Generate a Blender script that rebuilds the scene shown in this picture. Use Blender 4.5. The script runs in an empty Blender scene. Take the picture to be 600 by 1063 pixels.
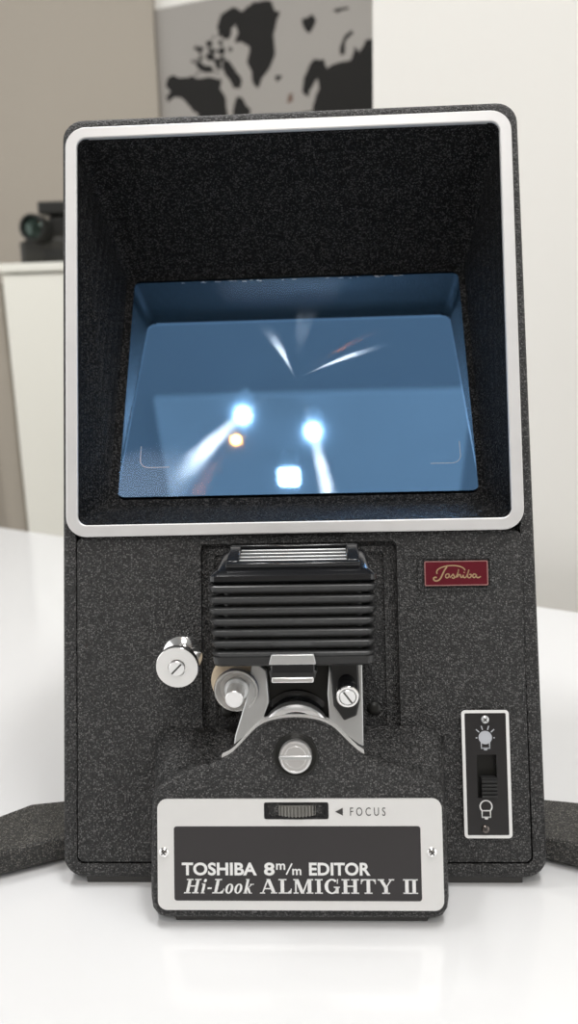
import bpy, bmesh, math, random
from mathutils import Vector, Matrix
random.seed(4)
scene = bpy.context.scene
TZ = 0.74                                   # table top height above the floor
LEAN = math.radians(15.2)                   # the editor's face leans back
SL, CL = math.sin(LEAN), math.cos(LEAN)

# ------------------------------------------------------------------ camera
cam_d = bpy.data.cameras.new('camera'); cam = bpy.data.objects.new('camera', cam_d)
scene.collection.objects.link(cam)
cam_d.sensor_fit = 'VERTICAL'; cam_d.sensor_height = 36.0; cam_d.lens = 790 / 1063 * 36
fw, rt, up = Vector((-0.0437, 0.9763, -0.2120)), Vector((0.9989, 0.0386, -0.0281)), Vector((0.0192, 0.2129, 0.9769))
cam.matrix_world = Matrix.Translation((0.0119, -0.2763, 0.2199 + TZ)) @ Matrix((
    (rt.x, up.x, -fw.x), (rt.y, up.y, -fw.y), (rt.z, up.z, -fw.z))).to_4x4()
cam_d.clip_start = 0.01
cam_d.dof.use_dof = True; cam_d.dof.focus_distance = 0.315; cam_d.dof.aperture_fstop = 9.0
scene.camera = cam
# ------------------------------------------------------------------ light of the room
w = bpy.data.worlds.new('world'); scene.world = w; w.use_nodes = True
bg = w.node_tree.nodes['Background']
bg.inputs[0].default_value = (1.0, 1.0, 0.995, 1); bg.inputs[1].default_value = 1.25
scene.view_settings.view_transform = 'Standard'; scene.view_settings.look = 'None'
scene.view_settings.exposure = 0.37; scene.view_settings.gamma = 1.0
scene.view_settings.use_curve_mapping = False
SPOTS = [((-0.215, -0.861, 1.80), 2.6, (1, 0.97, 0.92), 'head with a broad white beam over the middle of the room'),
         ((-0.011, -0.923, 1.80), 2.6, (1, 0.97, 0.92), 'head beside the square downlight'),
         ((-0.242, -0.944, 1.80), 0.35, (1, 0.20, 0.02), 'head with a warm orange lamp')]
PANELS = [((-0.50, 0.52, 1.93), (0.22, 0.60), 12.0, 'above the cabinet side of the table'),
          ((0.34, -0.12, 1.93), (0.22, 0.60), 11.0, 'added above the table for ambient light'),  # unseen panel added for ambient light, outside the screen's mirror view
          ((0.00, -1.75, 1.88), (0.60, 0.60), 9.5, 'square, added behind the camera to light the cream wall')]  # unseen fill panel added to light the right wall from the front

# ------------------------------------------------------------------ helpers
COL = scene.collection
def P(u, v, w): return Vector((u, v * SL - w * CL, v * CL + w * SL)) / 1000.0   # millimetres on the editor's leaning face
def P0(u, v, w): return Vector((u, -w, v)) / 1000.0           # the same, upright
def wl(x, y, z): return Vector((x, y, z - 4.0)) / 1000.0      # level millimetres (x, depth, height over table)
FN = Vector((0, -CL, SL))                                     # normal of the leaning face
def link(o, parent=None):
    COL.objects.link(o)
    if parent is not None: o.parent = parent
    return o
def tag(o, label=None, cat=None, group=None, kind=None):
    if label: o['label'] = label
    if cat: o['category'] = cat
    if group: o['group'] = group
    if kind: o['kind'] = kind
    return o
def empty(name, loc=(0, 0, 0), rot=(0, 0, 0), parent=None):
    o = bpy.data.objects.new(name, None); o.empty_display_size = 0.05
    o.location = loc; o.rotation_euler = rot
    return link(o, parent)

class MB:
    def __init__(s): s.v = []; s.f = []
    def add(s, vs, fs):
        n = len(s.v); s.v += [Vector(q) for q in vs]; s.f += [tuple(i + n for i in f) for f in fs]; return s
    def box(s, a, b, fn=None):
        fn = fn or (lambda x, y, z: Vector((x, y, z)))
        vs = [fn(x, y, z) for x in (a[0], b[0]) for y in (a[1], b[1]) for z in (a[2], b[2])]
        return s.add(vs, [(0, 1, 3, 2), (4, 6, 7, 5), (0, 4, 5, 1), (2, 3, 7, 6), (0, 2, 6, 4), (1, 5, 7, 3)])
    def loft(s, loops, cap0=True, cap1=True, closed=True):
        n = len(loops[0]); vs = [q for l in loops for q in l]; fs = []
        for i in range(len(loops) - 1):
            for j in range(n if closed else n - 1):
                k = (j + 1) % n
                fs.append((i * n + j, i * n + k, (i + 1) * n + k, (i + 1) * n + j))
        if cap0: fs.append(tuple(reversed(range(n))))
        if cap1: fs.append(tuple((len(loops) - 1) * n + j for j in range(n)))
        return s.add(vs, fs)
    def prism(s, pts, w0, w1, fn=P):                              # outline in (u, v), from depth w0 to w1
        return s.loft([[fn(a, b, w0) for a, b in pts], [fn(a, b, w1) for a, b in pts]])
    def stroke(s, pts, wid, w0, w1, fn=P):                        # flat raised line
        L, R = [], []
        n = len(pts)
        for i, q in enumerate(pts):
            a = Vector(pts[max(i - 1, 0)]); b = Vector(pts[min(i + 1, n - 1)])
            d = (b - a).normalized() if (b - a).length > 1e-9 else Vector((1, 0))
            nn = Vector((-d.y, d.x)) * (wid[i] if isinstance(wid, (list, tuple)) else wid) / 2
            L.append(Vector(q) + nn); R.append(Vector(q) - nn)
        for i in range(n - 1):
            quad = [L[i], R[i], R[i + 1], L[i + 1]]
            s.prism([(p.x, p.y) for p in quad], w0, w1, fn)
        return s
    def lathe(s, prof, org, axis, n=32, cap=True):                # prof: (distance along axis, radius)
        axis = Vector(axis).normalized(); a = axis.orthogonal().normalized(); b = axis.cross(a); org = Vector(org)
        loops = [[org + axis * h + (a * math.cos(t) + b * math.sin(t)) * r for t in (2 * math.pi * i / n for i in range(n))] for h, r in prof]
        return s.loft(loops, cap, cap)
    def build(s, name, m, parent=None, smooth=35, bevel=0, seg=2, shift=None):
        me = bpy.data.meshes.new(name)
        me.from_pydata([tuple(q) for q in s.v], [], s.f)
        bm = bmesh.new(); bm.from_mesh(me)
        bmesh.ops.recalc_face_normals(bm, faces=bm.faces)
        bm.to_mesh(me); bm.free()
        me.materials.append(m)
        me.polygons.foreach_set('use_smooth', [True] * len(me.polygons))
        me.set_sharp_from_angle(angle=math.radians(smooth))
        o = bpy.data.objects.new(name, me); link(o, parent)
        if bevel:
            b = o.modifiers.new('bevel', 'BEVEL'); b.width = bevel; b.segments = seg; b.limit_method = 'ANGLE'; b.angle_limit = math.radians(40)
        return o

def rrect(u0, u1, v0, v1, r, k=6):
    out = []
    for cx, cy, a0 in ((u1 - r, v1 - r, 0), (u0 + r, v1 - r, 90), (u0 + r, v0 + r, 180), (u1 - r, v0 + r, 270)):
        for i in range(k + 1):
            a = math.radians(a0 + 90 * i / k); out.append((cx + r * math.cos(a), cy + r * math.sin(a)))
    return out
def circle(cx, cy, r, n=24): return [(cx + r * math.cos(2 * math.pi * i / n), cy + r * math.sin(2 * math.pi * i / n)) for i in range(n)]
def holed(outer, holes, fn):                                      # planar face with holes -> verts, faces
    bm = bmesh.new(); es = []
    for lp in [outer] + holes:
        vs = [bm.verts.new((a, b, 0)) for a, b in lp]
        es += [bm.edges.new((vs[i], vs[(i + 1) % len(vs)])) for i in range(len(vs))]
    bmesh.ops.triangle_fill(bm, use_beauty=True, use_dissolve=False, edges=es)
    bm.verts.ensure_lookup_table(); bm.verts.index_update()
    vs = [fn(q.co.x, q.co.y) for q in bm.verts]; fs = [tuple(q.index for q in f.verts) for f in bm.faces]
    bm.free(); return vs, fs
def holed_plate(mb, outer, holes, w0, w1, fn=P):
    for ww in (w0, w1):
        vs, fs = holed(outer, holes, lambda a, b: fn(a, b, ww)); mb.add(vs, fs)
    for lp in [outer] + holes:
        mb.loft([[fn(a, b, w0) for a, b in lp], [fn(a, b, w1) for a, b in lp]], False, False)
    return mb

# ------------------------------------------------------------------ materials
def mat(name, col, rough=0.5, metal=0.0, spec=0.5, var=0.0, vscale=40, bump=0.0, bscale=500, coat=0.0, rvar=0.0):
    m = bpy.data.materials.new(name); m.use_nodes = True; nt = m.node_tree; b = nt.nodes['Principled BSDF']
    b.inputs['Base Color'].default_value = (*col, 1); b.inputs['Roughness'].default_value = rough
    b.inputs['Metallic'].default_value = metal; b.inputs['Specular IOR Level'].default_value = spec
    b.inputs['Coat Weight'].default_value = coat
    tc = nt.nodes.new('ShaderNodeTexCoord')
    n = nt.nodes.new('ShaderNodeTexNoise'); n.inputs['Scale'].default_value = vscale; n.inputs['Detail'].default_value = 4
    nt.links.new(tc.outputs['Object'], n.inputs['Vector'])
    r = nt.nodes.new('ShaderNodeMapRange'); r.inputs['To Min'].default_value = 1 - var; r.inputs['To Max'].default_value = 1 + var
    nt.links.new(n.outputs['Fac'], r.inputs['Value'])
    mx = nt.nodes.new('ShaderNodeVectorMath'); mx.operation = 'SCALE'; mx.inputs[0].default_value = col
    nt.links.new(r.outputs['Result'], mx.inputs['Scale']); nt.links.new(mx.outputs['Vector'], b.inputs['Base Color'])
    if rvar:
        rr = nt.nodes.new('ShaderNodeMapRange'); rr.inputs['To Min'].default_value = max(rough - rvar, 0.02); rr.inputs['To Max'].default_value = rough + rvar
        nt.links.new(n.outputs['Fac'], rr.inputs['Value']); nt.links.new(rr.outputs['Result'], b.inputs['Roughness'])
    if bump:
        n2 = nt.nodes.new('ShaderNodeTexNoise'); n2.inputs['Scale'].default_value = bscale; n2.inputs['Detail'].default_value = 2
        nt.links.new(tc.outputs['Object'], n2.inputs['Vector'])
        bp = nt.nodes.new('ShaderNodeBump'); bp.inputs['Strength'].default_value = bump; bp.inputs['Distance'].default_value = 0.0005
        nt.links.new(n2.outputs['Fac'], bp.inputs['Height']); nt.links.new(bp.outputs['Normal'], b.inputs['Normal'])
    return m

def crinkle(name, base, peak, rough=0.42, strength=0.7, spec=0.5):
    """black wrinkle-finish paint: fine grain with paler crests, worn and with painted sheen"""
    m = bpy.data.materials.new(name); m.use_nodes = True; nt = m.node_tree; b = nt.nodes['Principled BSDF']
    tc = nt.nodes.new('ShaderNodeTexCoord')
    n = nt.nodes.new('ShaderNodeTexNoise'); n.inputs['Scale'].default_value = 1700; n.inputs['Detail'].default_value = 1.0; n.inputs['Roughness'].default_value = 0.6
    v = nt.nodes.new('ShaderNodeTexVoronoi'); v.inputs['Scale'].default_value = 1500
    for q in (n, v): nt.links.new(tc.outputs['Object'], q.inputs['Vector'])
    sep = nt.nodes.new('ShaderNodeSeparateColor'); nt.links.new(v.outputs['Color'], sep.inputs[0])
    inv = nt.nodes.new('ShaderNodeMath'); inv.operation = 'MULTIPLY_ADD'; inv.inputs[1].default_value = -1.1; inv.inputs[2].default_value = 1.0
    nt.links.new(v.outputs['Distance'], inv.inputs[0])
    sk = nt.nodes.new('ShaderNodeMath'); sk.operation = 'MULTIPLY'; nt.links.new(sep.outputs[0], sk.inputs[0]); nt.links.new(inv.outputs[0], sk.inputs[1])
    cr = nt.nodes.new('ShaderNodeValToRGB'); e = cr.color_ramp.elements
    e[0].position = 0.2; e[0].color = (*base, 1); e[1].position = 0.80; e[1].color = (*peak, 1)  # pale crests: worn paint, with their sheen put into the colour
    nt.links.new(sk.outputs[0], cr.inputs['Fac']); nt.links.new(cr.outputs['Color'], b.inputs['Base Color'])
    mth = nt.nodes.new('ShaderNodeMath'); mth.operation = 'SUBTRACT'
    nt.links.new(n.outputs['Fac'], mth.inputs[0]); nt.links.new(v.outputs['Distance'], mth.inputs[1])
    bp = nt.nodes.new('ShaderNodeBump'); bp.inputs['Strength'].default_value = strength; bp.inputs['Distance'].default_value = 0.0006
    nt.links.new(mth.outputs[0], bp.inputs['Height']); nt.links.new(bp.outputs['Normal'], b.inputs['Normal'])
    b.inputs['Roughness'].default_value = rough; b.inputs['Specular IOR Level'].default_value = spec
    return m

M = {}
M['crinkle'] = crinkle('black_wrinkle_paint', (0.0055, 0.0054, 0.0053), (0.16, 0.157, 0.155))
M['hood_shaded'] = crinkle('wrinkle_paint_hood_shaded', (0.005, 0.005, 0.005), (0.095, 0.093, 0.092), 0.55, 0.7, 0.10)  # same paint as the body, darkened to put the hood's shade into its colour
M['arm'] = crinkle('dark_wrinkle_paint_arm', (0.015, 0.0145, 0.013), (0.2, 0.19, 0.17))
M['alu'] = mat('satin_aluminium', (0.70, 0.695, 0.69), 0.5, 0.5, var=0.04, vscale=120, rvar=0.08)
M['plate'] = mat('brushed_plate', (0.83, 0.825, 0.81), 0.45, 0.35, var=0.02, vscale=200)
M['chrome'] = mat('chrome', (0.9, 0.89, 0.88), 0.12, 1.0, var=0.01)
M['chrome_satin'] = mat('satin_chrome', (0.86, 0.855, 0.85), 0.3, 0.85, var=0.03, vscale=300)
M['steel'] = mat('grey_steel', (0.64, 0.65, 0.65), 0.36, 0.75, var=0.06, vscale=60)
M['blackgloss'] = mat('black_gloss_plastic', (0.012, 0.0125, 0.014), 0.16, 0.0, 0.55, var=0.1)
M['blacksatin'] = mat('black_satin_plastic', (0.02, 0.0205, 0.021), 0.33, 0.0, 0.6, var=0.12)
M['dark'] = mat('dark_metal', (0.015, 0.015, 0.0133), 0.35, 0.3, var=0.1)
M['print_black'] = mat('printed_black', (0.034, 0.031, 0.032), 0.4, 0, 0.5, var=0.05)
M['switch_black'] = mat('switch_plate_black', (0.02, 0.019, 0.0195), 0.3, 0, 0.5, var=0.05)
M['white_print'] = mat('white_print', (0.82, 0.82, 0.81), 0.5, var=0.02)
M['grey_print'] = mat('grey_print', (0.5, 0.52, 0.56), 0.5, var=0.02)
M['ink'] = mat('dark_ink', (0.05, 0.048, 0.046), 0.5, var=0.02)
M['red'] = mat('red_enamel', (0.13, 0.008, 0.018), 0.25, 0.2, 0.5, var=0.08, vscale=400)
M['gold'] = mat('pale_gold_print', (0.48, 0.34, 0.19), 0.4, 0.4, var=0.05)
M['rose'] = mat('worn_rim', (0.42, 0.2, 0.19), 0.4, 0.5, var=0.1)
M['cream'] = mat('cream_plastic', (0.72, 0.60, 0.44), 0.4, var=0.06, vscale=150)
M['rubber'] = mat('dark_rubber', (0.05, 0.048, 0.046), 0.6, var=0.1)
M['wheel'] = mat('grey_wheel_plastic', (0.2, 0.195, 0.18), 0.4, var=0.1, vscale=300)
M['table'] = mat('white_laminate', (0.71, 0.715, 0.72), 0.10, 0, 0.5, var=0.008, vscale=3)
M['cabinet'] = mat('white_cabinet_lacquer', (0.86, 0.85, 0.775), 0.4, var=0.01, vscale=4)
M['wall_cream'] = mat('cream_wall_paint', (0.86, 0.845, 0.80), 0.8, var=0.012, vscale=3, bump=0.05, bscale=300)
M['wall_grey'] = mat('greige_wall_paint', (0.40, 0.36, 0.305), 0.85, var=0.02, vscale=3, bump=0.05, bscale=300)
M['wall_dark'] = mat('taupe_wall_paint', (0.26, 0.24, 0.22), 0.8, var=0.02, vscale=3)
M['ceiling'] = mat('pale_grey_ceiling_paint', (0.40, 0.41, 0.42), 0.9, var=0.01, vscale=2)
M['floor'] = mat('grey_vinyl_floor', (0.42, 0.40, 0.37), 0.5, var=0.08, vscale=8)
M['poster'] = mat('grey_map_print', (0.34, 0.32, 0.295), 0.6, var=0.02, vscale=6)
M['land'] = mat('charcoal_map_print', (0.011, 0.010, 0.009), 0.9, var=0.1, vscale=20)
M['land_brown'] = mat('brown_map_print', (0.13, 0.07, 0.045), 0.6, var=0.1, vscale=20)
M['camera'] = mat('black_camera_plastic', (0.014, 0.014, 0.012), 0.45, var=0.1)
M['camera_grip'] = mat('olive_black_leatherette', (0.024, 0.023, 0.018), 0.5, var=0.15, vscale=200)
M['lens_coat'] = mat('green_coated_lens', (0.03, 0.05, 0.04), 0.05, 0.6, 0.8, var=0.05)
M['fixture'] = mat('white_fixture', (0.8, 0.8, 0.79), 0.4, var=0.02)

def clear_plastic():
    m = bpy.data.materials.new('clear_plastic'); m.use_nodes = True; b = m.node_tree.nodes['Principled BSDF']
    nt = m.node_tree; n = nt.nodes.new('ShaderNodeTexNoise'); n.inputs['Scale'].default_value = 90
    r = nt.nodes.new('ShaderNodeMapRange'); r.inputs['To Min'].default_value = 0.15; r.inputs['To Max'].default_value = 0.3
    nt.links.new(n.outputs['Fac'], r.inputs['Value']); nt.links.new(r.outputs['Result'], b.inputs['Roughness'])
    b.inputs['Base Color'].default_value = (0.86, 0.85, 0.83, 1); b.inputs['Transmission Weight'].default_value = 0.55
    return m
M['clear'] = clear_plastic()

def screen_material():
    """blue-coated projection lens: a mirror-like tinted sheet over fine circular grooves (radial streaks)"""
    m = bpy.data.materials.new('grooved_blue_screen'); m.use_nodes = True; nt = m.node_tree
    for q in list(nt.nodes): nt.nodes.remove(q)
    N = nt.nodes.new; L = nt.links.new
    out = N('ShaderNodeOutputMaterial')
    tc = N('ShaderNodeTexCoord'); sp = N('ShaderNodeSeparateXYZ'); L(tc.outputs['Object'], sp.inputs[0])
    neg = N('ShaderNodeMath'); neg.operation = 'MULTIPLY'; neg.inputs[1].default_value = -1; L(sp.outputs['Z'], neg.inputs[0])
    cb = N('ShaderNodeCombineXYZ'); L(neg.outputs[0], cb.inputs['X']); L(sp.outputs['X'], cb.inputs['Z'])
    vt = N('ShaderNodeVectorTransform'); vt.vector_type = 'VECTOR'; vt.convert_from = 'OBJECT'; vt.convert_to = 'WORLD'
    L(cb.outputs[0], vt.inputs[0])
    nm = N('ShaderNodeVectorMath'); nm.operation = 'NORMALIZE'; L(vt.outputs[0], nm.inputs[0])
    rad = N('ShaderNodeCombineXYZ'); L(sp.outputs['X'], rad.inputs['X']); L(sp.outputs['Z'], rad.inputs['Z'])
    rw = N('ShaderNodeVectorTransform'); rw.vector_type = 'VECTOR'; rw.convert_from = 'OBJECT'; rw.convert_to = 'WORLD'; L(rad.outputs[0], rw.inputs[0])
    gm = N('ShaderNodeNewGeometry')
    def grooves(tilt, rough):                                     # groove facets tilted towards the centre
        a = N('ShaderNodeBsdfAnisotropic'); a.distribution = 'BECKMANN'; a.inputs['Color'].default_value = (0.6, 0.75, 0.95, 1)
        a.inputs['Roughness'].default_value = rough * 0.15; a.inputs['Anisotropy'].default_value = 0.85
        L(nm.outputs[0], a.inputs['Tangent'])
        ma = N('ShaderNodeVectorMath'); ma.operation = 'MULTIPLY_ADD'; ma.inputs[1].default_value = (tilt, tilt, tilt)
        L(rw.outputs[0], ma.inputs[0]); L(gm.outputs['Normal'], ma.inputs[2])
        nn = N('ShaderNodeVectorMath'); nn.operation = 'NORMALIZE'; L(ma.outputs[0], nn.inputs[0]); L(nn.outputs[0], a.inputs['Normal'])
        return a
    main, draft = grooves(-0.7, 0.33), grooves(-4.0, 0.38)
    ani = N('ShaderNodeMixShader'); ani.inputs[0].default_value = 0.5; L(main.outputs[0], ani.inputs[1]); L(draft.outputs[0], ani.inputs[2])
    gl = N('ShaderNodeBsdfAnisotropic'); gl.inputs['Color'].default_value = (0.25, 0.52, 0.95, 1); gl.inputs['Roughness'].default_value = 0.026
    df = N('ShaderNodeBsdfDiffuse'); df.inputs['Color'].default_value = (0.016, 0.042, 0.075, 1)
    dust = N('ShaderNodeTexNoise'); dust.inputs['Scale'].default_value = 60; dust.inputs['Detail'].default_value = 5; L(tc.outputs['Object'], dust.inputs['Vector'])
    dr = N('ShaderNodeMapRange'); dr.inputs['From Min'].default_value = 0.4; dr.inputs['From Max'].default_value = 0.8
    dr.inputs['To Min'].default_value = 0.03; dr.inputs['To Max'].default_value = 0.14; L(dust.outputs['Fac'], dr.inputs['Value'])
    dc = N('ShaderNodeCombineXYZ')
    L(dr.outputs['Result'], df.inputs['Roughness'])
    m1 = N('ShaderNodeMixShader'); m1.inputs[0].default_value = 0.988; L(ani.outputs[0], m1.inputs[1]); L(gl.outputs[0], m1.inputs[2])
    m2 = N('ShaderNodeMixShader'); m2.inputs[0].default_value = 0.28; L(m1.outputs[0], m2.inputs[1]); L(df.outputs[0], m2.inputs[2])
    L(m2.outputs[0], out.inputs['Surface'])
    return m
M['screen'] = screen_material()

def emis(name, col, s):
    m = bpy.data.materials.new(name); m.use_nodes = True; b = m.node_tree.nodes['Principled BSDF']
    b.inputs['Base Color'].default_value = (*col, 1); b.inputs['Emission Color'].default_value = (*col, 1); b.inputs['Emission Strength'].default_value = s
    return m

# ------------------------------------------------------------------ the setting
def struct(name, mb, m, **k): return tag(mb.build(name, m, **k), kind='structure')
CEIL = TZ + 1.95
struct('floor', MB().box((-3.2, -3.0, -0.05), (2.6, 2.6, 0)), M['floor'])
struct('ceiling', MB().box((-3.2, -3.0, CEIL), (2.6, 2.6, CEIL + 0.08)), M['ceiling'])
rf = tag(MB().box((-0.50, -2.4, CEIL - 0.03), (0.47, -0.865, CEIL)).build('added_raft', M['fixture'], bevel=0.004), 'white raft added to the grey ceiling, mirrored pale in the screen', 'ceiling panel')  # unseen raft added so the lower screen mirrors something paler
struct('wall_left', MB().box((-3.2, 1.815, 0), (-0.3835, 1.95, CEIL)), M['wall_grey'])
struct('wall_front_unseen', MB().box((-3.2, -3.0, 0), (2.6, -2.9, CEIL)), M['wall_dark'])  # unseen dark wall added behind the camera to cut frontal world light
pd = Vector((0.951, -0.3093, 0)); pn = Vector((0.3093, 0.951, 0)); pA = Vector((-0.381, 1.8323, 0))
def wallbox(mb, o, d, n, a0, a1, n0, n1, z0, z1):
    return mb.box((a0, n0, z0), (a1, n1, z1), lambda a, b, z: o + d * a + n * b + Vector((0, 0, z)))
struct('wall_back', wallbox(MB(), pA, pd, pn, -0.02, 2.4, 0.006, 0.1, 0, CEIL), M['wall_cream'])
td = Vector((0.874, -0.486, 0)); tn = Vector((0.486, 0.874, 0)); O0 = Vector((0, 0, 0))
a_end = Vector((0.0633, 0.4797, 0)).dot(td)
struct('wall_right', wallbox(MB(), O0, td, tn, a_end, a_end + 1.9, 0.45, 0.57, 0, CEIL), M['wall_cream'], bevel=0.004)

# ------------------------------------------------------------------ table
tb = empty('table', (0, 0, 0)); tag(tb, 'white laminate table carrying the black film editor', 'table')
wallbox(MB(), O0, td, tn, -0.95, 0.75, -0.50, 0.393, TZ - 0.036, TZ).build('tabletop', M['table'], tb, bevel=0.002)
for a in (-0.9, 0.68):
    for b in (-0.45, 0.32):
        wallbox(MB(), O0, td, tn, a, a + 0.05, b, b + 0.05, 0, TZ - 0.036).build('leg', M['fixture'], tb, bevel=0.003)

# ------------------------------------------------------------------ cabinet on the far side
cab = empty('cabinet', (-0.36, 1.45, 0)); tag(cab, 'white lacquered cabinet against the greige wall with a camera on top', 'cabinet')
def cbox(name, a, b, m, bevel=0.003):
    o = Vector((-0.36, 1.45, 0)); return MB().box(Vector(a) - o, Vector(b) - o).build(name, m, cab, bevel=bevel)
ct = TZ + 0.393
cbox('carcass', (-0.604, 1.268, 0.08), (-0.10, 1.66, ct - 0.018), M['cabinet'])
cbox('top_board', (-0.625, 1.245, ct - 0.017), (-0.085, 1.65, ct), M['cabinet'])
cbox('plinth', (-0.59, 1.29, 0.0), (-0.11, 1.62, 0.08), M['cabinet'])
cbox('door', (-0.604, 1.25, 0.085), (-0.354, 1.268, ct - 0.0205), M['cabinet'])
cbox('door', (-0.350, 1.25, 0.085), (-0.10, 1.268, ct - 0.0205), M['cabinet'])
# upright beside the cabinet
struct('trim_1', MB().box((-0.668, 1.30, 0), (-0.628, 1.655, ct - 0.03)), M['wall_grey'])

# ------------------------------------------------------------------ world map on the back wall
LAND = {
 'greenland': [(232,-42),(266,-26),(295,-26),(313,-34),(322,-53),(334,-58),(321,-84),(315,-115),(319,-147),(303,-177),(284,-195),(271,-216),(259,-204),(255,-175),(246,-153),(255,-122),(234,-107),(216,-104),(225,-85),(218,-72)],
 'ellesmere': [(167,-64),(183,-38),(213,-29),(235,-39),(226,-61),(208,-74),(200,-97),(186,-91),(176,-78)],
 'north_america': [(26,-160),(39,-152),(64,-163),(96,-163),(116,-172),(141,-171),(176,-183),(172,-200),(184,-220),(187,-263),(188,-338),(101,-328),(106,-253),(81,-227),(62,-207),(46,-203),(26,-214),(20,-202),(34,-191),(21,-176)],
 'labrador': [(202,-265),(206,-242),(214,-224),(228,-229),(238,-246),(249,-260),(240,-293),(205,-306)],
 'baffin': [(178,-142),(198,-142),(212,-164),(230,-187),(224,-207),(205,-205),(196,-183),(182,-164)],
 'island_a': [(105,-133),(118,-131),(133,-143),(150,-149),(154,-163),(131,-162),(110,-149)],
 'island_b': [(134,-120),(154,-119),(163,-137),(143,-137)], 'island_c': [(112,-109),(123,-98),(133,-108),(120,-118)],
 'island_d': [(158,-139),(173,-134),(177,-156),(164,-158)], 'island_e': [(135,-94),(151,-92),(155,-103),(141,-105)],
 'island_f': [(166,-117),(181,-109),(189,-120),(178,-128)], 'iceland': [(315,-193),(334,-194),(331,-203),(319,-205)],
 'svalbard': [(386,-82),(414,-76),(422,-88),(408,-113),(396,-107)], 'franz': [(463,-75),(498,-72),(503,-77),(476,-81)],
 'novaya': [(480,-155),(489,-133),(507,-124),(511,-130),(495,-141),(488,-171),(479,-169)],
 'eurasia': [(409,-280),(419,-250),(426,-234),(422,-213),(410,-228),(399,-248),(385,-236),(387,-217),(397,-190),(416,-169),(439,-176),(448,-193),(475,-185),(506,-186),(515,-156),(524,-173),(541,-148),(597,-153),(698,-187),(779,-213),(782,-348),(597,-398),(407,-362),(361,-307),(376,-284)],
 'britain': [(344,-257),(349,-236),(361,-235),(359,-253)]}
for i in range(26):                                               # scattered arctic islands
    x, y, r = random.gauss(145, 30), random.gauss(-122, 26), random.uniform(3, 7.5)
    LAND['islet_%d' % i] = [(x + r * random.uniform(.5, 1.3) * math.cos(t), y + r * random.uniform(.4, 1.1) * math.sin(t)) for t in (0, .9, 1.8, 2.7, 3.6, 4.5, 5.4)]
mp = empty('world_map', pA + Vector((0, 0, TZ + 0.45))); mp.rotation_euler = (0, 0, math.atan2(pd.y, pd.x))
tag(mp, 'grey world map print with charcoal land on the back wall', 'map')
MZ = 1.0494 - 0.45
MB().box((0.0, -0.004, 0.0), (0.86, 0.006, MZ)).build('sheet', M['poster'], mp)
for k, pts in LAND.items():
    rough = []
    for i, q in enumerate(pts):                                   # ragged coasts
        a, b = Vector(q), Vector(pts[(i + 1) % len(pts)]); n = max(1, int((b - a).length / 9))
        for j in range(n):
            r = a.lerp(b, j / n); rough.append((r.x + random.uniform(-2, 2), r.y + random.uniform(-2, 2)))
    MB().prism(rough, 4.0, 4.5, lambda a, b, c: Vector((a / 1000, -c / 1000, MZ + b / 1000))).build('land_print', M['land_brown' if k == 'britain' else 'land'], mp)

# ------------------------------------------------------------------ camera on the cabinet
cm = empty('camera_body', (-0.505, 1.33, ct)); cm.name = 'still_camera'
tag(cm, 'black still camera with round lens standing on the white cabinet', 'camera')
MB().loft([[Vector((x / 1000, -y / 1000, z / 1000)) for x, y in rrect(-80, 60, -28, 26, 14)] for z in (2, 6)] +
          [[Vector((x / 1000, -y / 1000, z / 1000)) for x, y in rrect(-82, 62, -30, 28, 15)] for z in (10, 38, 46)] +
          [[Vector((x / 1000, -y / 1000, z / 1000)) for x, y in rrect(-64, 56, -26, 22, 12)] for z in (54, 60)]).build('body', M['camera_grip'], cm)
MB().box((-0.030, -0.031, 0.012), (0.052, -0.0275, 0.030)).build('front_plate', M['camera'], cm, bevel=0.003)
MB().box((-0.020, -0.02, 0.055), (0.045, 0.02, 0.098)).build('prism_housing', M['camera'], cm, bevel=0.008)
MB().box((-0.036, -0.026, 0.098), (0.048, 0.02, 0.122)).build('flash_head', M['camera'], cm, bevel=0.004)
ax = Vector((-0.12, -1, 0.02)).normalized(); og = Vector((-0.034, -0.012, 0.068))
ln = MB().lathe([(0, 0.022), (0.010, 0.024), (0.012, 0.027), (0.034, 0.027), (0.036, 0.0262), (0.046, 0.0258), (0.047, 0.022), (0.040, 0.020)], og, ax).build('lens', M['camera'], cm)
MB().lathe([(0.0405, 0.0198), (0.0435, 0.013), (0.0450, 0.004)], og, ax).build('front_element', M['lens_coat'], ln)
MB().lathe([(0, 0.009), (0.012, 0.009), (0.013, 0.008)], (-0.060, -0.005, 0.066), (-1, 0, 0), 20).build('side_knob', M['camera'], cm)
MB().lathe([(0, 0.007), (0.008, 0.007)], (-0.052, 0.008, 0.058), (0, 0, 1), 20).build('shutter_button', M['camera'], cm)

# ================================================================== THE FILM EDITOR
ed = empty('film_editor', (0, 0, TZ + 0.004))
tag(ed, 'black wrinkle-finish film editor with blue screen and silver trim on the white table', 'film editor')
UC = -1.0                                                        # centre line of the hood
def outl(inset, w, v0=0, v1=328.8, r=9.0):
    return [P(a - (max(b, 0) / 328 * 2.2 if a > 0 else 0), b, w) for a, b in rrect(-100.3 + inset, 101.8 - inset, v0 + inset, v1 - inset, max(r - inset, 2.0))]
HT = math.tan(LEAN)
# ---- body shell
hole = rrect(-94, 92, 147, 319.5, 5)
b = MB()
b.loft([outl(6, -150, 150 * HT + 8, 262, 12), outl(1, -140, 140 * HT + 1, 275, 12), outl(0, -60, 60 * HT, 346, 10), outl(0, -3), outl(0.3, -1.4), outl(1.0, -0.4), outl(2.0, 0), outl(5.7, 0), outl(6.1, -0.3), outl(6.2, -3.0)], True, False)
inner = [(a, bb) for a, bb in rrect(-94.4, 95.6, 6.2, 324.4, 2.8)]
vs, fs = holed(inner, [hole], lambda a, c: P(a, c, -3.0)); b.add(vs, fs)
body = b.build('body', M['crinkle'], ed, smooth=40)
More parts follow.
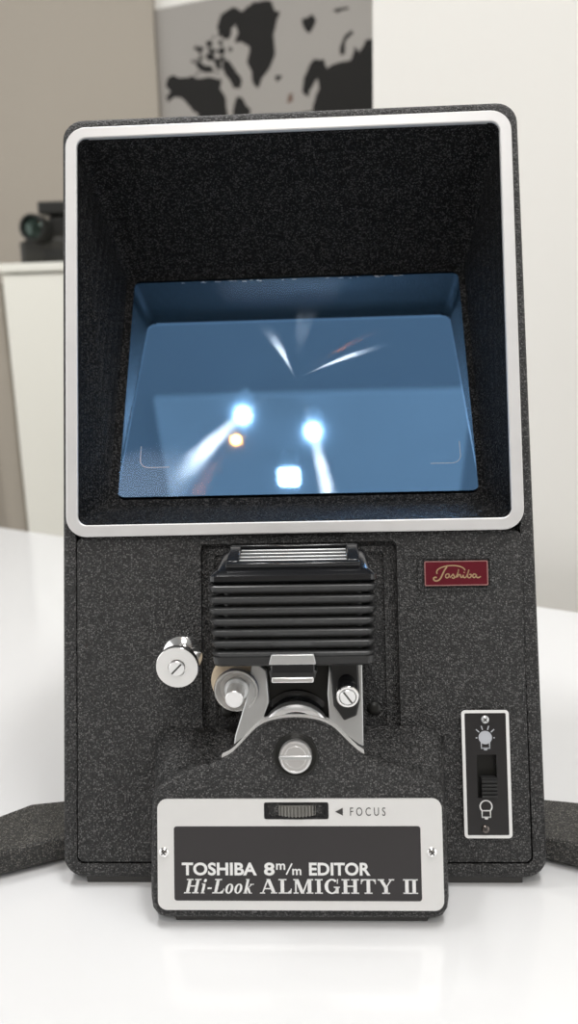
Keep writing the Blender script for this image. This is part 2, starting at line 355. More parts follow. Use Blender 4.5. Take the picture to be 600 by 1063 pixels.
# ---- front panel with its recessed channel
chan = rrect(-40.3, 42.9, 60.0, 139.5, 2.0, 4)
b = MB(); pan = rrect(-93.7, 94.9, 6.9, 143.0, 2.6, 4)
holed_plate(b, pan, [chan, [(73.7, 33.0), (81.7, 33.0), (81.7, 50.6), (73.7, 50.6)]], -3.0, 0.0)
b.build('front_panel', M['crinkle'], ed, bevel=0.0006, seg=2)
b = MB(); holed_plate(b, rrect(-37.6, 40.2, 57, 137.4, 2.0, 4), [rrect(-34.8, 37.5, 60, 134.8, 1.5, 4)], -3.0, -2.0)
b.build('channel_bead', M['crinkle'], ed)
for u, v in ((-29.7, 68.8), (32.2, 69.1)):
    s = MB().lathe([(0, 3.0), (0.9, 2.8), (1.5, 1.9), (1.6, 0.2)], P(0, 0, 0), FN, 18)
    s.v = [q * 0.001 + P(u, v, -3.0) for q in [Vector((x.x, x.y, x.z)) for x in s.v]]
    so = s.build('screw', M['dark'], ed)
# ---- hood: funnel from the silver frame to the screen
S_B, S_T = (162.7, -25.0), (274.8, -59.3)
so_, si_ = (-98.0, 96.2, 143.0, 323.4), (-92.6, 90.9, 148.4, 318.2)
def hl(u0, u1, v0, v1, r, wf):
    return [P(a, c, wf(c)) for a, c in rrect(u0, u1, v0, v1, r, 6)]
def wscr(c): t = (c - S_B[0]) / (S_T[0] - S_B[0]); return S_B[1] + t * (S_T[1] - S_B[1])
b = MB()
b.loft([hl(*so_, 9, lambda c: -3.0), hl(*so_, 9, lambda c: 1.6), hl(-97.2, 95.4, 143.8, 322.6, 8.4, lambda c: 2.2),
        hl(-93.2, 91.5, 147.8, 318.8, 5.4, lambda c: 2.2), hl(*si_, 5, lambda c: 1.6), hl(*si_, 5, lambda c: -1.0),
        hl(-86.0, 85.6, 157.4, 278.6, 4.0, lambda c: wscr(c) + 2.2), hl(-82.6, 83.0, 160.8, 276.3, 3.4, lambda c: wscr(c) + 0.6),
        hl(-82.6, 83.0, 160.8, 276.3, 3.4, lambda c: wscr(c) - 4.0)], False, False)
b.build('screen_hood', M['hood_shaded'], ed, smooth=50)
b = MB()
fo = rrect(-97.6, 95.8, 143.4, 323.0, 8.8, 8); fi = rrect(-92.6, 90.8, 148.4, 318.2, 4.2, 8)
b.loft([[P(a, c, 2.0) for a, c in fo], [P(a, c, 2.8) for a, c in fo], [P(a, c, 3.1) for a, c in rrect(-97.2, 95.4, 143.8, 322.6, 8.4, 8)],
        [P(a, c, 3.1) for a, c in rrect(-93.0, 91.2, 148.0, 318.6, 4.6, 8)], [P(a, c, 2.8) for a, c in fi], [P(a, c, 1.0) for a, c in fi]], False, False)
b.build('screen_frame', M['alu'], ed, smooth=18)
# ---- screen sheet (own origin at its centre: the grooves run in circles round it)
sc_c = P(0.2, (S_B[0] + S_T[0]) / 2, (S_B[1] + S_T[1]) / 2)
sn = math.atan2(-(S_T[1] - S_B[1]), S_T[0] - S_B[0])               # extra lean of the screen
SW, SH = 83.6, math.hypot(S_T[0] - S_B[0], S_T[1] - S_B[1]) / 2 + 0.6
b = MB().prism(rrect(-SW, SW, -SH, SH, 4, 6), -1.5, 0.0, P0)
scr = b.build('screen', M['screen'], ed); scr.location = sc_c; scr.rotation_euler = (-sn - LEAN, 0, 0)
for sx, uu, vv in ((-1, -73.5, -44.5), (1, 76.0, -45.5)):
    pts = [(uu, vv + 11), (uu, vv + 4)] + [(uu - sx * 4 * (1 - math.cos(t)), vv + 4 - 4 * math.sin(t)) for t in (0.3, 0.6, 0.9, 1.2, 1.57)] + [(uu - sx * 14, vv)]
    MB().stroke(pts, 0.22, 0.0, 0.06, P0).build('mask_line', M['grey_print'], scr)
# dust line caught along the upper edge of the screen
b = MB()
for i in range(26):
    x = random.choice([random.uniform(-20, 55), random.uniform(-60, -20)]); y = SH - random.uniform(0.2, 1.0)
    q = random.uniform(0.6, 2.6); b.stroke([(x, y), (x + q * 0.5, y + 0.15), (x + q, y)], random.uniform(0.12, 0.35), 0, 0.08, P0)
tag(b.build('dust', M['grey_print'], scr), kind='stuff')

# ---- lamp housing with cooling fins
lh = MB()
lh.loft([[P(a, v, w) for a, w in rrect(-27.8, 27.0, -3, 23.5, 2.5, 4)] for v in (92, 125.0)])
lho = lh.build('lamp_housing', M['blacksatin'], ed)
fm = None
for i in range(7):
    v = 121.8 - i * 4.25; f = i / 6
    b = MB()
    hw, wf = 33.0 - 1.4 * f, 30.5 - 1.2 * f
    b.loft([[P(a - 0.4, v + dv, w) for a, w in rrect(-hw + ins, hw - ins, -2.5, wf - ins, 3.0, 4)] for dv, ins in ((1.5, 2.4), (1.35, 1.0), (1.0, 0.3), (0.6, 0.0), (-1.2, 0.9), (-1.75, 1.4), (-1.9, 2.4))])
    b.build('fin', M['blacksatin'], lho)
b = MB()
b.loft([[P(a - 0.4, v, w) for a, w in rrect(-hw, hw, -2.5, wf, 3, 4)] for v, hw, wf in ((96.0, 30.4, 27.5), (95.4, 31.4, 28.8), (92.6, 31.0, 28.4), (91.8, 30.2, 27.4))])
b.build('bottom_lip', M['blacksatin'], lho)
b = MB()                                                           # cap with sloped front
b.loft([[P(a - 0.2, v, w) for a, w in rrect(-hw, hw, -2.5, wf, rr, 5)] for v, hw, wf, rr in ((123.6, 31.6, 28.6, 3), (124.6, 32.6, 30.0, 3.5), (126.6, 32.6, 30.0, 3.5), (128.2, 31.2, 28.2, 3.5), (129.0, 30.2, 26.6, 3), (134.6, 29.4, 13.0, 2.5), (136.0, 28.6, 10.0, 2.0), (136.4, 27.6, 8.5, 1.5))])
b.build('cap', M['blackgloss'], lho, smooth=45)
# vent grille lying on the slope
a0, a1 = Vector((129.4, 27.0)), Vector((137.2, 9.0)); sd = (a1 - a0); sl = sd.length; sd.normalize(); nd = Vector((-sd.y, sd.x)) * 1.0
if nd.x < 0: nd = -nd
def SLP(x, t, h): q = a0 + sd * t + nd * h; return P(x, q.x, q.y)
def slope_box(mb, x0, x1, t0, t1, h0, h1): return mb.box((x0, t0, h0), (x1, t1, h1), SLP)
b = MB(); slope_box(b, -26.4, 26.2, 0.4, 3.0, -2, 1.8); slope_box(b, -26.4, 26.2, sl - 1.4, sl, -2, 1.8)
slope_box(b, -26.4, -21.4, 3.0, sl - 1.4, -2, 1.8); slope_box(b, 21.2, 26.2, 3.0, sl - 1.4, -2, 1.8)
b.build('vent_frame', M['blackgloss'], lho, bevel=0.0006)
for i in range(4):
    t = 4.9 + i * 3.3
    slope_box(MB(), -21.4, 21.2, t, t + 0.9, -0.8, 1.3).build('vent_slat', M['steel'], lho, bevel=0.0003)

# ---- film gate
# the axes in the gate run level, not square to the leaning face
level = Vector((0, -1, 0))
b = MB().prism([(-27.2, 47), (-13.0, 47), (-13.0, 70), (-11.0, 75), (-12.0, 88), (-17.5, 92), (-20.5, 76), (-25.0, 62)], 9.0, 13.5)
b.build('gate_wing', M['steel'], ed, bevel=0.0005)
b = MB().prism([(13.0, 47), (26.6, 47), (26.8, 92), (13.5, 92), (12.5, 78), (13.0, 70)], 9.0, 13.5)
b.build('gate_wing', M['steel'], ed, bevel=0.0005)
b = MB().prism([(-13.2, 60), (13.2, 60), (13.6, 93), (-12.8, 93)], -2.8, 7.0)
b.build('gate_backing', M['dark'], ed, bevel=0.0008)
# dark carrier of the small roller
b = MB().prism([(13.5, 92), (25.0, 92), (25.5, 76), (24.0, 70), (19.0, 68), (15.0, 74)], 13.5, 15.5)
b.build('roller_carrier', M['blacksatin'], ed, bevel=0.0006)
bo = P(-0.2, 61.3, 13.6)
MB().lathe([(-0.024, 0.0160), (-0.018, 0.0160), (-0.0175, 0.0150), (-0.015, 0.0150), (-0.0145, 0.0156), (-0.0095, 0.0156), (-0.009, 0.0133), (-0.004, 0.0133), (-0.0038, 0.0122), (0, 0.0122)], bo, level, 40).build('lens_barrel', M['blackgloss'], ed)
MB().lathe([(-0.0042, 0.0136), (-0.0036, 0.0140), (-0.0002, 0.0140), (0.0004, 0.0134), (0.0004, 0.0112), (-0.0002, 0.0110)], bo, level, 40, False).build('lens_ring', M['chrome_satin'], ed)
b = MB().box((-9.0, 89.0, 14), (8.0, 94.0, 31.5), P); g = b.build('gate_block', M['blackgloss'], ed, bevel=0.0008)
MB().prism([(-8.8, 87.4), (7.8, 87.4), (8.8, 90.4), (-9.6, 90.4)], 16, 31.5).build('lower_step', M['blacksatin'], g, bevel=0.0005)
MB().box((-8.6, 86.0, 18), (7.4, 88.0, 32.0), P).build('pressure_bar', M['chrome_satin'], g, bevel=0.0004)

MB().prism([(-9.6, 92.8), (8.4, 92.8), (7.6, 96.6), (-8.6, 96.6)], 28, 31.8).build('upper_plate', M['steel'], g, bevel=0.0003)

# ---- focus block with the humped front
top = [(-57.4, 34), (-57.2, 39.5), (-55.6, 43.4), (-52, 46.8), (-46.6, 50.0), (-38, 52.6), (-31, 54.2), (-26.2, 56.2), (-22.6, 59.6), (-19.2, 63.2), (-15.8, 66.6), (-11.6, 68.8), (-6, 70.0), (-0.6, 70.4),
       (5, 70.0), (10.4, 68.8), (14.8, 66.4), (18.2, 63.0), (21.6, 59.6), (25.2, 56.4), (30.5, 54.2), (38, 52.4), (46, 49.8), (51.8, 46.6), (55.8, 43.2), (57.2, 39.5), (57.6, 34)]
def smooth(pts, it=2):
    for _ in range(it):
        o = [pts[0]]
        for a, c in zip(pts, pts[1:]):
            o += [(a[0] * .75 + c[0] * .25, a[1] * .75 + c[1] * .25), (a[0] * .25 + c[0] * .75, a[1] * .25 + c[1] * .75)]
        pts = o + [pts[-1]]
    return pts
tops = smooth(top, 1)
bot = [(57.8, 10), (57.8, 2), (57.2, -2.2), (55.2, -5.0), (52.2, -6.0), (20, -6.0), (-20, -6.0), (-52, -6.0), (-55.2, -5.0), (-57.4, -2.2), (-58, 2), (-58, 10)]
front = tops + bot
n = len(tops)
def back_v(u):
    if abs(u - 0.5) <= 54: return 62.3
    return 62.3 - (1 - math.sqrt(max(0, 1 - ((abs(u - 0.5) - 54) / 6.6) ** 2))) * 7.0
back = []
for i, (u, v) in enumerate(tops):
    uu = u * 60.2 / 57.4
    back.append((uu, min(back_v(uu), 62.3) if i not in (0, n - 1) else v))
back += [(u * 60.2 / 57.8, max(v, -5.0) + 3.6) for u, v in bot]
def inset(pts, d):
    out = []; m_ = len(pts)
    for i in range(m_):
        a, c = Vector(pts[i - 1]), Vector(pts[(i + 1) % m_]); t = (c - a).normalized(); nn = Vector((t.y, -t.x))
        out.append((pts[i][0] + nn.x * d, pts[i][1] + nn.y * d))
    return out
mid = [(f[0] * 0.8 + q[0] * 0.2, f[1] * 0.8 + q[1] * 0.2 + (0.6 if i < n else 0)) for i, (f, q) in enumerate(zip(front, back))]
b = MB()
b.loft([[P(a, c, -2.9) for a, c in back], [P(a, c, 1.0) for a, c in back], [P(a, c, 13.0) for a, c in mid], [P(a, c, 17.0) for a, c in front], [P(a, c, 19.8) for a, c in front],
        [P(a, c, 21.2) for a, c in inset(front, 0.5)], [P(a, c, 22.0) for a, c in inset(front, 1.7)]])
fb = b.build('focus_block', M['crinkle'], ed, smooth=50)
# bright lip of the gate bracket following the hump
chain = [q for q in tops if -30 < q[0] < 29]
b = MB()
lo = [[P(a, c + dz, w) for a, c in chain] for dz, w in ((-1.5, 12.0), (0.9, 12.0), (0.9, 18.6), (-1.5, 18.6))]
b.loft(lo, False, False, closed=False)
b.build('gate_lip', M['plate'], ed, smooth=60)
# knob on the hump
kn = MB().lathe([(-0.004, 0.0088), (0.0004, 0.0088), (0.0006, 0.0082), (0.0004, 0.0079)], P(-0.3, 56.4, 22.0), FN, 36).build('knob_collar', M['dark'], ed)
k = MB().lathe([(0, 0.0064), (0.0028, 0.0064), (0.0034, 0.0061), (0.0035, 0.0056), (0.0032, 0.0054), (0.0032, 0.0042), (0.0035, 0.0040), (0.0035, 0.0002)], P(-0.3, 56.4, 22.0), FN, 40).build('lock_knob', M['chrome_satin'], ed)
MB().prism([(-6.6, 55.7), (6.0, 55.7), (6.0, 57.0), (-6.6, 57.0)], 25.4, 26.0).build('cross_pin', M['steel'], k, bevel=0.0002)

# ---- silver face plate
fp = MB(); win = rrect(-13.0, 12.1, 32.0, 38.6, 0.8, 3)
holed_plate(fp, rrect(-54.8, 55.6, -2.3, 39.8, 3.6, 6), [win], 21.6, 22.9)
fpo = fp.build('face_plate', M['plate'], ed, bevel=0.0003)
MB().prism(rrect(-48.3, 47.2, 1.3, 29.5, 1.0, 3), 22.9, 23.0).build('name_panel', M['print_black'], fpo)
def cross_screw(u, v, w, r, m, parent, slot='cross'):
    s = MB(); s.lathe([(0, r), (r * 0.35, r * 0.92), (r * 0.6, r * 0.6), (r * 0.65, 0.05)], (0, 0, 0), FN, 20)
    s.v = [q / 1000 + P(u, v, w) for q in s.v]
    o = s.build('screw', m, parent)
    t = MB()
    for a in ((0.7, 2.27) if slot == 'cross' else (0.75,)):
        d = Vector((math.cos(a), math.sin(a))) * r * (0.55 if slot == 'cross' else 0.95)
        t.stroke([(u - d.x, v - d.y), (u + d.x, v + d.y)], r * 0.22, w + r * 0.5, w + r * 0.69)
    t.build('slot', M['ink'], o if parent is ed else parent)
    return o
cross_screw(-52.2, 19.8, 22.9, 2.0, M['chrome'], fpo); cross_screw(51.4, 19.8, 22.9, 2.0, M['chrome'], fpo)
# thumb wheel in its window
MB().prism(win, 17.5, 18.0).build('window_back', M['dark'], fpo)
b = MB(); holed_plate(b, rrect(-12.9, 12.0, 32.1, 38.5, 0.7, 3), [rrect(-11.4, 10.6, 33.0, 37.8, 0.5, 3)], 21.6, 22.5)
b.build('window_rim', M['blackgloss'], fpo)
b = MB(); R = 11.5; cw = 13.2
pts = []
for i in range(52):
    for j, rr in ((0, R), (0.35, R), (0.5, R - 0.9), (0.85, R - 0.9)):
        a = 2 * math.pi * (i + j) / 52; pts.append((rr * math.cos(a), rr * math.sin(a)))
b.loft([[P(-0.3 + x, v, cw + y) for x, y in pts] for v in (33.4, 37.2)])
b.build('focus_wheel', M['wheel'], fpo, smooth=20)

# ---- lettering
def text_into(mb, s, u0, u1, v0, v1, w0, w1, bold=0.0, shear=0.0):
    cu = bpy.data.curves.new('t', 'FONT'); cu.body = s; cu.size = 1; cu.offset = bold; cu.shear = shear; cu.resolution_u = 4
    o = bpy.data.objects.new('t', cu); COL.objects.link(o)
    me = bpy.data.meshes.new_from_object(o.evaluated_get(bpy.context.evaluated_depsgraph_get()))
    xs = [q.co.x for q in me.vertices]; ys = [q.co.y for q in me.vertices]
    x0, x1, y0, y1 = min(xs), max(xs), min(ys), max(ys)
    def mp_(q, w): return P(u0 + (q.x - x0) / (x1 - x0) * (u1 - u0), v0 + (q.y - y0) / (y1 - y0) * (v1 - v0), w)
    mb.add([mp_(q.co, w1) for q in me.vertices], [tuple(f.vertices) for f in me.polygons])
    bpy.data.objects.remove(o); bpy.data.curves.remove(cu); bpy.data.meshes.remove(me)
    return mb
def U(x): return -48.3 + (x - 181) * 0.3745
def V(y): return 29.4 - (y - 857) * 0.367
b = MB(); W0, W1 = 23.0, 23.07
text_into(b, 'TOSHIBA', U(189), U(267), V(907.5), V(894), W0, W1, 0.03)
text_into(b, '8', U(274.5), U(285.5), V(907.5), V(894), W0, W1, 0.03)
text_into(b, 'EDITOR', U(321), U(384), V(907.5), V(894), W0, W1, 0.03)
text_into(b, 'm', U(287), U(296.5), V(901.5), V(895), W0, W1, 0.02)
text_into(b, 'm', U(303.7), U(313), V(907), V(900.5), W0, W1, 0.02)
b.stroke([(U(297.5), V(906.5)), (U(303.5), V(895))], 0.55, W0, W1)
b.build('lettering', M['white_print'], fpo)
# slab and roman letters drawn from strokes, unit cap height
def glyph(ch):
    S = []                                                        # polygons
    def par(x0, y0, x1, y1, t): S.append([(x0 - t / 2, y0), (x0 + t / 2, y0), (x1 + t / 2, y1), (x1 - t / 2, y1)])
    def bar(x0, x1, y, t): S.append([(x0, y), (x1, y), (x1, y + t), (x0, y + t)])
    def arc(cx, cy, rx, ry, a0, a1, t0, t1, k=18):
        pr = None
        for i in range(k + 1):
            a = math.radians(a0 + (a1 - a0) * i / k); t = t1 + (t0 - t1) * abs(math.cos(a))
            c_, s_ = math.cos(a), math.sin(a)
            q = ((cx + rx * c_, cy + ry * s_), (cx + (rx - t) * c_, cy + (ry - min(t, 0.1 + t * 0.3)) * s_))
            if pr: S.append([pr[0], q[0], q[1], pr[1]])
            pr = q
    B, T, s = 0.24, 0.10, 0.085
    if ch == 'A':
        par(.13, 0, .52, 1, T); par(.93, 0, .54, 1, B); bar(.28, .78, .3, s); bar(-.03, .31, 0, s); bar(.7, 1.12, 0, s); wd = 1.1
    elif ch == 'L':
        par(.26, 0, .26, 1, B); bar(0, .54, 1 - s, s); bar(0, .86, 0, s); par(.83, 0, .85, .34, .07); S.append([(.6, s), (.86, s), (.86, .3)]); wd = .88
    elif ch == 'M':
        par(.16, 0, .16, 1, T); par(.22, 1, .62, 0, B); par(.62, 0, 1.0, 1, T); par(1.08, 0, 1.08, 1, B); bar(0, .34, 0, s); bar(.86, 1.32, 0, s); bar(0, .3, 1 - s, s); bar(1.0, 1.32, 1 - s, s); wd = 1.32
    elif ch == 'I':
        par(.26, 0, .26, 1, B); bar(0, .52, 0, s); bar(0, .52, 1 - s, s); wd = .52
    elif ch == 'G':
        arc(.5, .5, .5, .52, 50, 330, B, s); par(.84, .02, .84, .42, .2); bar(.62, 1.02, .40, s); par(.86, .68, .88, 1, .06); wd = 1.02
    elif ch == 'H':
        par(.26, 0, .26, 1, B); par(.9, 0, .9, 1, B); bar(.26, .9, .47, s)
        for x in (0, .64): bar(x, x + .52, 0, s); bar(x, x + .52, 1 - s, s)
        wd = 1.16
    elif ch == 'T':
        par(.5, 0, .5, 1, B); bar(0, 1.0, 1 - s, s); bar(.24, .76, 0, s); par(.03, .66, .03, 1, .06); par(.97, .66, .97, 1, .06); S.append([(0, 1), (0, .7), (.2, 1 - s)]); S.append([(1, 1), (1, .7), (.8, 1 - s)]); wd = 1.0
    elif ch == 'Y':
        par(.55, 0, .55, .48, B); par(.55, .40, .2, 1, B); par(.57, .45, .92, 1, T); bar(.29, .81, 0, s); bar(0, .44, 1 - s, s); bar(.74, 1.1, 1 - s, s); wd = 1.1
    elif ch == 'i':
        par(.2, 0, .2, .66, .2); bar(.0, .28, .62, .06); bar(.06, .38, 0, .06); S.append(circle(.22, .88, .12, 12)); wd = .4
    elif ch == '-':
        bar(.02, .36, .3, .12); wd = .38
    elif ch == 'o':
        arc(.3, .33, .31, .35, 0, 360, .2, .06); wd = .62
    elif ch == 'k':
        par(.2, 0, .2, 1, .2); bar(.02, .28, 1 - .06, .06); bar(.04, .38, 0, .06); par(.26, .3, .56, .62, .09); par(.36, .36, .56, .02, .18); bar(.44, .74, .6, .06); bar(.5, .74, 0, .06); wd = .74
    return S, wd
def roman(mb, s, u0, u1, v0, v1, w0, w1, shear=0.0, gap=0.12):
    x = 0; polys = []
    for ch in s:
        S, wd = glyph(ch)
        polys += [[(x + a + shear * c, c) for a, c in q] for q in S]; x += wd + gap
    xs = [a for q in polys for a, c in q]; x0, x1 = min(xs), max(xs)
    for q in polys:
        mb.add([P(u0 + (a - x0) / (x1 - x0) * (u1 - u0), v0 + c * (v1 - v0), w1) for a, c in q], [tuple(range(len(q)))])
    return mb
b = MB(); roman(b, 'Hi-Look', U(191), U(264), V(926), V(911), W0, W1, 0.27, 0.1); b.build('lettering', M['white_print'], fpo)
b = MB(); roman(b, 'ALMIGHTY', U(270), U(408), V(926), V(911), W0, W1); roman(b, 'II', U(417), U(432), V(926), V(911), W0, W1, 0, -0.02); b.build('lettering', M['white_print'], fpo)
b = MB(); text_into(b, 'F O C U S', 20.4, 34.0, 33.4, 36.6, 22.9, 22.96, 0.0); b.add([P(14.6, 35.0, 22.96), P(17.6, 33.5, 22.96), P(17.6, 36.5, 22.96)], [(0, 1, 2)])
b.build('focus_lettering', M['ink'], fpo)

# ---- film rollers (axes level)
def roller(u, v, w, prof, m, name='film_roller', parent=ed, n=36):
    return MB().lathe([(h / 1000, r / 1000) for h, r in prof], P(u, v, w), level, n).build(name, m, parent)
r1 = roller(-47.4, 95.0, 0, [(-3, 4.0), (4.0, 4.0), (4.2, 7.6), (4.8, 8.3), (6.2, 8.3), (6.8, 7.8), (8.0, 5.6), (14.0, 5.2), (15.6, 7.8), (16.0, 8.5), (18.4, 8.6), (18.8, 8.3), (18.8, 4.0), (18.0, 3.8), (18.0, 0.1)], M['chrome'])
fq = P(-47.4, 95.0, 0)
def disc(u, v, w, h0, h1, r, m, name, parent, n=28): return MB().lathe([(h0 / 1000, r / 1000), ((h1 - .3) / 1000, r / 1000), (h1 / 1000, (r - .3) / 1000), (h1 / 1000, 0.00005)], P(u, v, w), level, n).build(name, m, parent)
MB().lathe([(0.0184, 0.0084), (0.0190, 0.0084), (0.0190, 0.0036), (0.0186, 0.0036)], fq, level, 40, False).build('front_flange', M['plate'], r1)
disc(-47.4, 95.0, 0, 17.5, 20.2, 3.2, M['chrome_satin'], 'screw_head', r1)
def slot(u, v, w, h, r, ang, parent, wid=0.7):
    c = P(u, v, w) + level * (h / 1000); ux = Vector((1, 0, 0)); uy = level.cross(ux); uy = uy if uy.z > 0 else -uy
    d = ux * math.cos(ang) + uy * math.sin(ang); e = ux * -math.sin(ang) + uy * math.cos(ang)
    vs = [c + (d * a * r + e * bb * wid / 2) / 1000 for a, bb in ((-1, -1), (1, -1), (1, 1), (-1, 1))]
    MB().add(vs, [(0, 1, 2, 3)]).build('slot', M['ink'], parent)
slot(-47.4, 95.0, 0, 20.25, 2.9, 0.8, r1)
# cream rewind hub with clear disc
r2 = roller(-24.1, 85.0, -3, [(0, 10.5), (8.0, 11.4), (9.6, 11.4), (10.4, 10.8), (10.6, 9.0), (10.4, 0.1)], M['cream'])
MB().lathe([(0.0104, 0.0070), (0.0150, 0.0078), (0.0182, 0.0088), (0.0190, 0.0088), (0.0190, 0.0082), (0.0165, 0.0068), (0.0160, 0.0001)], P(-24.1, 85.0, -3), level, 40).build('clear_disc', M['clear'], r2)
MB().lathe([(0.0172, 0.0090), (0.0178, 0.0091), (0.0184, 0.0090)], P(-24.1, 85.0, -3), level, 40, False).build('rim_band', mat('blue_rim', (0.03, 0.04, 0.12), 0.3), r2)
disc(-24.1, 85.0, -3, 15.5, 26.5, 3.6, M['chrome_satin'], 'peg', r2)
disc(-24.1, 85.0, -3, 15.8, 18.0, 5.0, M['steel'], 'peg_base', r2)
# small roller on the other side
r3 = roller(20.3, 84.2, 10, [(-2, 4.4), (3, 4.4), (3.5, 3.6), (12, 3.6), (12.5, 4.3), (16.4, 4.3), (16.8, 4.0), (16.8, 0.1)], M['blackgloss'])
MB().lathe([(0.0160, 0.0044), (0.0174, 0.0044), (0.0178, 0.0041), (0.0178, 0.0034), (0.0170, 0.0034)], P(20.3, 84.2, 10), level, 32, False).build('rim_band', M['chrome'], r3)
disc(20.3, 84.2, 10, 16.5, 18.2, 3.1, M['chrome_satin'], 'screw_head', r3); slot(20.3, 84.2, 10, 18.25, 2.8, -0.95, r3)

# ---- switch plate
sw = MB(); holed_plate(sw, rrect(67.9, 87.2, 16.9, 68.7, 1.4, 4), [[(73.7, 33.0), (81.7, 33.0), (81.7, 50.6), (73.7, 50.6)]], 0.0, 0.9)
swo = sw.build('switch_plate', M['switch_black'], ed)
b = MB(); holed_plate(b, rrect(67.8, 87.3, 16.8, 68.8, 1.5, 4), [rrect(69.1, 86.0, 18.0, 67.6, 0.5, 4)], 0.9, 1.1); b.build('white_border', M['white_print'], swo)
cross_screw(77.5, 65.0, 0.9, 1.7, M['steel'], swo); cross_screw(76.4, 20.6, 0.9, 1.7, mat('bronzed_screw', (0.16, 0.14, 0.13), 0.25, 0.9), swo)
MB().prism([(73.5, 32.8), (81.9, 32.8), (81.9, 50.8), (73.5, 50.8)], -2.9, -2.4).build('slot_back', M['dark'], swo)
b = MB().box((75.2, 33.3, -2), (81.4, 41.4, 2.0), P)
for i in range(5): b.box((75.2, 33.8 + i * 1.5, 2.0), (81.4, 34.6 + i * 1.5, 2.8), P)
b.build('slider', M['blacksatin'], swo)
b = MB(); x0, y0 = 77.4, 57.6
b.prism(circle(x0, y0, 2.75, 24), 0.9, 1.0)
def bulb_base(b, x0, y0):
    b.stroke([(x0 - 1.7, y0 - 2.0), (x0 - 1.7, y0 - 4.4), (x0 + 1.7, y0 - 4.4), (x0 + 1.7, y0 - 2.0)], 0.5, 0.9, 1.0)
    b.prism([(x0 - 1.9, y0 - 4.6), (x0 + 1.9, y0 - 4.6), (x0 + 1.9, y0 - 4.1), (x0 - 1.9, y0 - 4.1)], 0.9, 1.0)
    b.prism([(x0 - 0.6, y0 - 5.2), (x0 + 0.6, y0 - 5.2), (x0 + 0.8, y0 - 4.5), (x0 - 0.8, y0 - 4.5)], 0.9, 1.0)
bulb_base(b, x0, y0)
for a in (12, 42, 72, 108, 138, 168):
    r0, r1_ = (3.3, 3.9) if a in (12, 168) else (3.3, 5.0)
    c, s_ = math.cos(math.radians(a - (8 if a == 12 else -8 if a == 168 else 0))), math.sin(math.radians(a - (14 if a == 12 else -14 if a == 168 else 0)))
    b.stroke([(x0 + r0 * c, y0 + r0 * s_), (x0 + r1_ * c, y0 + r1_ * s_)], 0.42, 0.9, 1.0)
b.build('lit_bulb_symbol', M['grey_print'], swo)
b = MB(); x0, y0 = 76.9, 29.6
b.stroke([(x0 + 2.4 * math.cos(math.radians(a)), y0 + 2.4 * math.sin(math.radians(a))) for a in range(-55, 236, 10)], 0.55, 0.9, 1.0)
b.stroke([(x0 - 1.7, y0 - 1.7), (x0 + 1.7, y0 - 1.7)], 0.45, 0.9, 1.0); bulb_base(b, x0, y0)
b.build('unlit_bulb_symbol', M['white_print'], swo)

# ---- red badge with script lettering in a sunk frame
bd = MB().prism(rrect(54.2, 80.6, 120.3, 130.7, 0.5, 3), 0.0, 0.9).build('badge', M['red'], ed, bevel=0.0002)
b = MB(); holed_plate(b, rrect(54.2, 80.6, 120.3, 130.7, 0.5, 3), [rrect(54.65, 80.15, 120.75, 130.25, 0.4, 3)], 0.9, 1.0); b.build('rim', M['rose'], bd)
b = MB(); holed_plate(b, rrect(51.6, 83.0, 118.4, 132.6, 1, 3), [rrect(53.2, 81.6, 119.4, 131.6, 1, 3)], -0.4, 0.55); b.build('badge_surround', M['crinkle'], ed, bevel=0.0003)
def cur(b, pts, wd=0.42):
    pts = smooth([(54.2 + (x - 80) / 425 * 26.4, 120.3 + (245 - y) / 165 * 10.4) for x, y in pts], 2); b.stroke(pts, wd, 0.9, 0.97)
b = MB()
cur(b, [(165, 165), (160, 150), (175, 130), (215, 115), (265, 110), (315, 115), (345, 130), (352, 145)], 0.5)                     # crossbar swash
cur(b, [(232, 118), (215, 140), (200, 170), (185, 200), (165, 212), (145, 210), (138, 195), (150, 185), (162, 190)], 0.62)          # stem of the T
cur(b, [(235, 165), (222, 170), (220, 188), (232, 195), (245, 182), (246, 168), (235, 165)], 0.5)
cur(b, [(248, 190), (262, 180), (272, 165), (276, 178), (284, 190), (272, 197), (262, 190)], 0.5)
cur(b, [(288, 192), (304, 160), (312, 130), (306, 150), (298, 195), (308, 172), (320, 170), (320, 185), (328, 194)], 0.5)
cur(b, [(330, 192), (340, 172), (338, 186), (348, 195), (356, 188)], 0.5); b.prism(circle(54.2 + (346 - 80) / 425 * 26.4, 120.3 + (245 - 158) / 165 * 10.4, 0.3, 10), 0.9, 0.97)
cur(b, [(358, 190), (372, 160), (380, 135), (372, 155), (366, 188), (380, 196), (394, 184), (392, 170), (380, 172)], 0.5)
cur(b, [(424, 172), (408, 168), (400, 184), (410, 196), (424, 184), (428, 168), (426, 188), (436, 196), (456, 186)], 0.5)
b.build('script_lettering', M['gold'], bd)

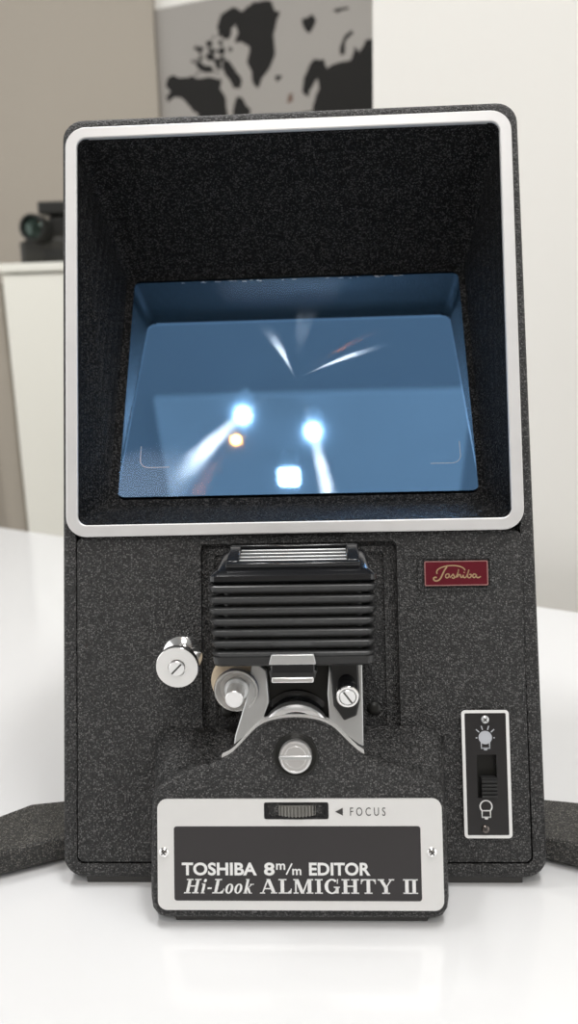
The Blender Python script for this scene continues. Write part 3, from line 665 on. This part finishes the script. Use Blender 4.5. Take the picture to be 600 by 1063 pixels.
# ---- base pads and folded reel arms (level)
def lbox(name, a, c, m): return MB().box(a, c, wl).build(name, m, ed, bevel=0.0006)
lbox('foot', (-91, 2.5, 0), (92, 16, 5.5), M['rubber'])
lbox('foot', (-84, 110, 0), (84, 124, 8.5), M['rubber'])
lbox('foot', (-49, -19.2, 0), (50, -8, 5.0), M['rubber'])
for sx in (-1, 1):
    up_ = [(96, 43.5), (112, 41.5), (127, 38.8), (139, 29.0), (205, 2.0), (212, -6), (208, -20), (200, -25.5), (104, 15.2), (96, 17)]
    dn = [(96, 43.5), (112, 41.5), (127, 38.8), (139, 29.0), (205, 2.0), (212, -6), (208, -20.5), (200, -26.2), (104, 14.4), (96, 16.2)]
    b = MB(); b.loft([[wl(sx * x, y, 3.2) for x, y in dn], [wl(sx * x, y, 12.4) for x, y in dn], [wl(sx * x, y, 13.2) for x, y in up_]])
    a_ = b.build('reel_arm', M['arm'], ed, smooth=25)
    MB().lathe([(0, 0.006), (0.0032, 0.006)], wl(sx * 196, -12, 0), (wl(0, 0, 1) - wl(0, 0, 0)), 16).build('arm_pad', M['rubber'], a_)

# ------------------------------------------------------------------ ceiling lamps
for (x, y, z), pw, col, lab in SPOTS:
    t = empty('track_spotlight', (x, y, TZ + z)); tag(t, 'white ceiling spotlight ' + lab, 'spotlight', None)
    MB().lathe([(0.001, 0.0215), (0.001, 0.027), (0.02, 0.029), (0.10, 0.029), (0.11, 0.02)], (0, 0, 0), (0, 0, 1), 24, False).build('housing', M['fixture'], t)
    MB().lathe([(0.10, 0.008), (CEIL - TZ - z, 0.008)], (0, 0, 0), (0, 0, 1), 12).build('stem', M['fixture'], t)
    ld = bpy.data.lights.new('lamp', 'AREA'); ld.shape = 'DISK'; ld.size = 0.02; ld.energy = pw; ld.color = col
    lo_ = bpy.data.objects.new('lamp', ld); link(lo_, t)
dl = empty('downlight', (-0.089, -1.085, TZ + 1.80)); tag(dl, 'small square downlight hanging beside the spotlights', 'downlight')
b = MB(); holed_plate(b, rrect(-34, 34, -34, 34, 3, 2), [rrect(-28, 28, -28, 28, 2, 2)], 0, 12, lambda a, c, d: Vector((a, c, d)) / 1000); b.build('frame', M['fixture'], dl)
MB().lathe([(0.012, 0.03), (CEIL - TZ - 1.80, 0.03)], (0, 0, 0), (0, 0, 1), 20).build('stem', M['fixture'], dl)
ld = bpy.data.lights.new('lamp', 'AREA'); ld.shape = 'SQUARE'; ld.size = 0.055; ld.energy = 0.6; ld.color = (1, 0.98, 0.93); link(bpy.data.objects.new('lamp', ld), dl)
for (x, y, z), (sx, sy), pw, lab in PANELS:
    t = empty('ceiling_light', (x, y, TZ + z)); tag(t, 'long white ceiling light panel ' + lab, 'ceiling light')
    b = MB(); holed_plate(b, rrect(-sx / 2 - .02, sx / 2 + .02, -sy / 2 - .02, sy / 2 + .02, .01, 2), [rrect(-sx / 2, sx / 2, -sy / 2, sy / 2, .005, 2)], -0.002, 0.02, lambda a, c, d: Vector((a, c, d))); b.build('frame', M['fixture'], t)
    ld = bpy.data.lights.new('lamp', 'AREA'); ld.shape = 'RECTANGLE'; ld.size = sx; ld.size_y = sy; ld.energy = pw; ld.color = (1, 0.99, 0.98)
    link(bpy.data.objects.new('lamp', ld), t)
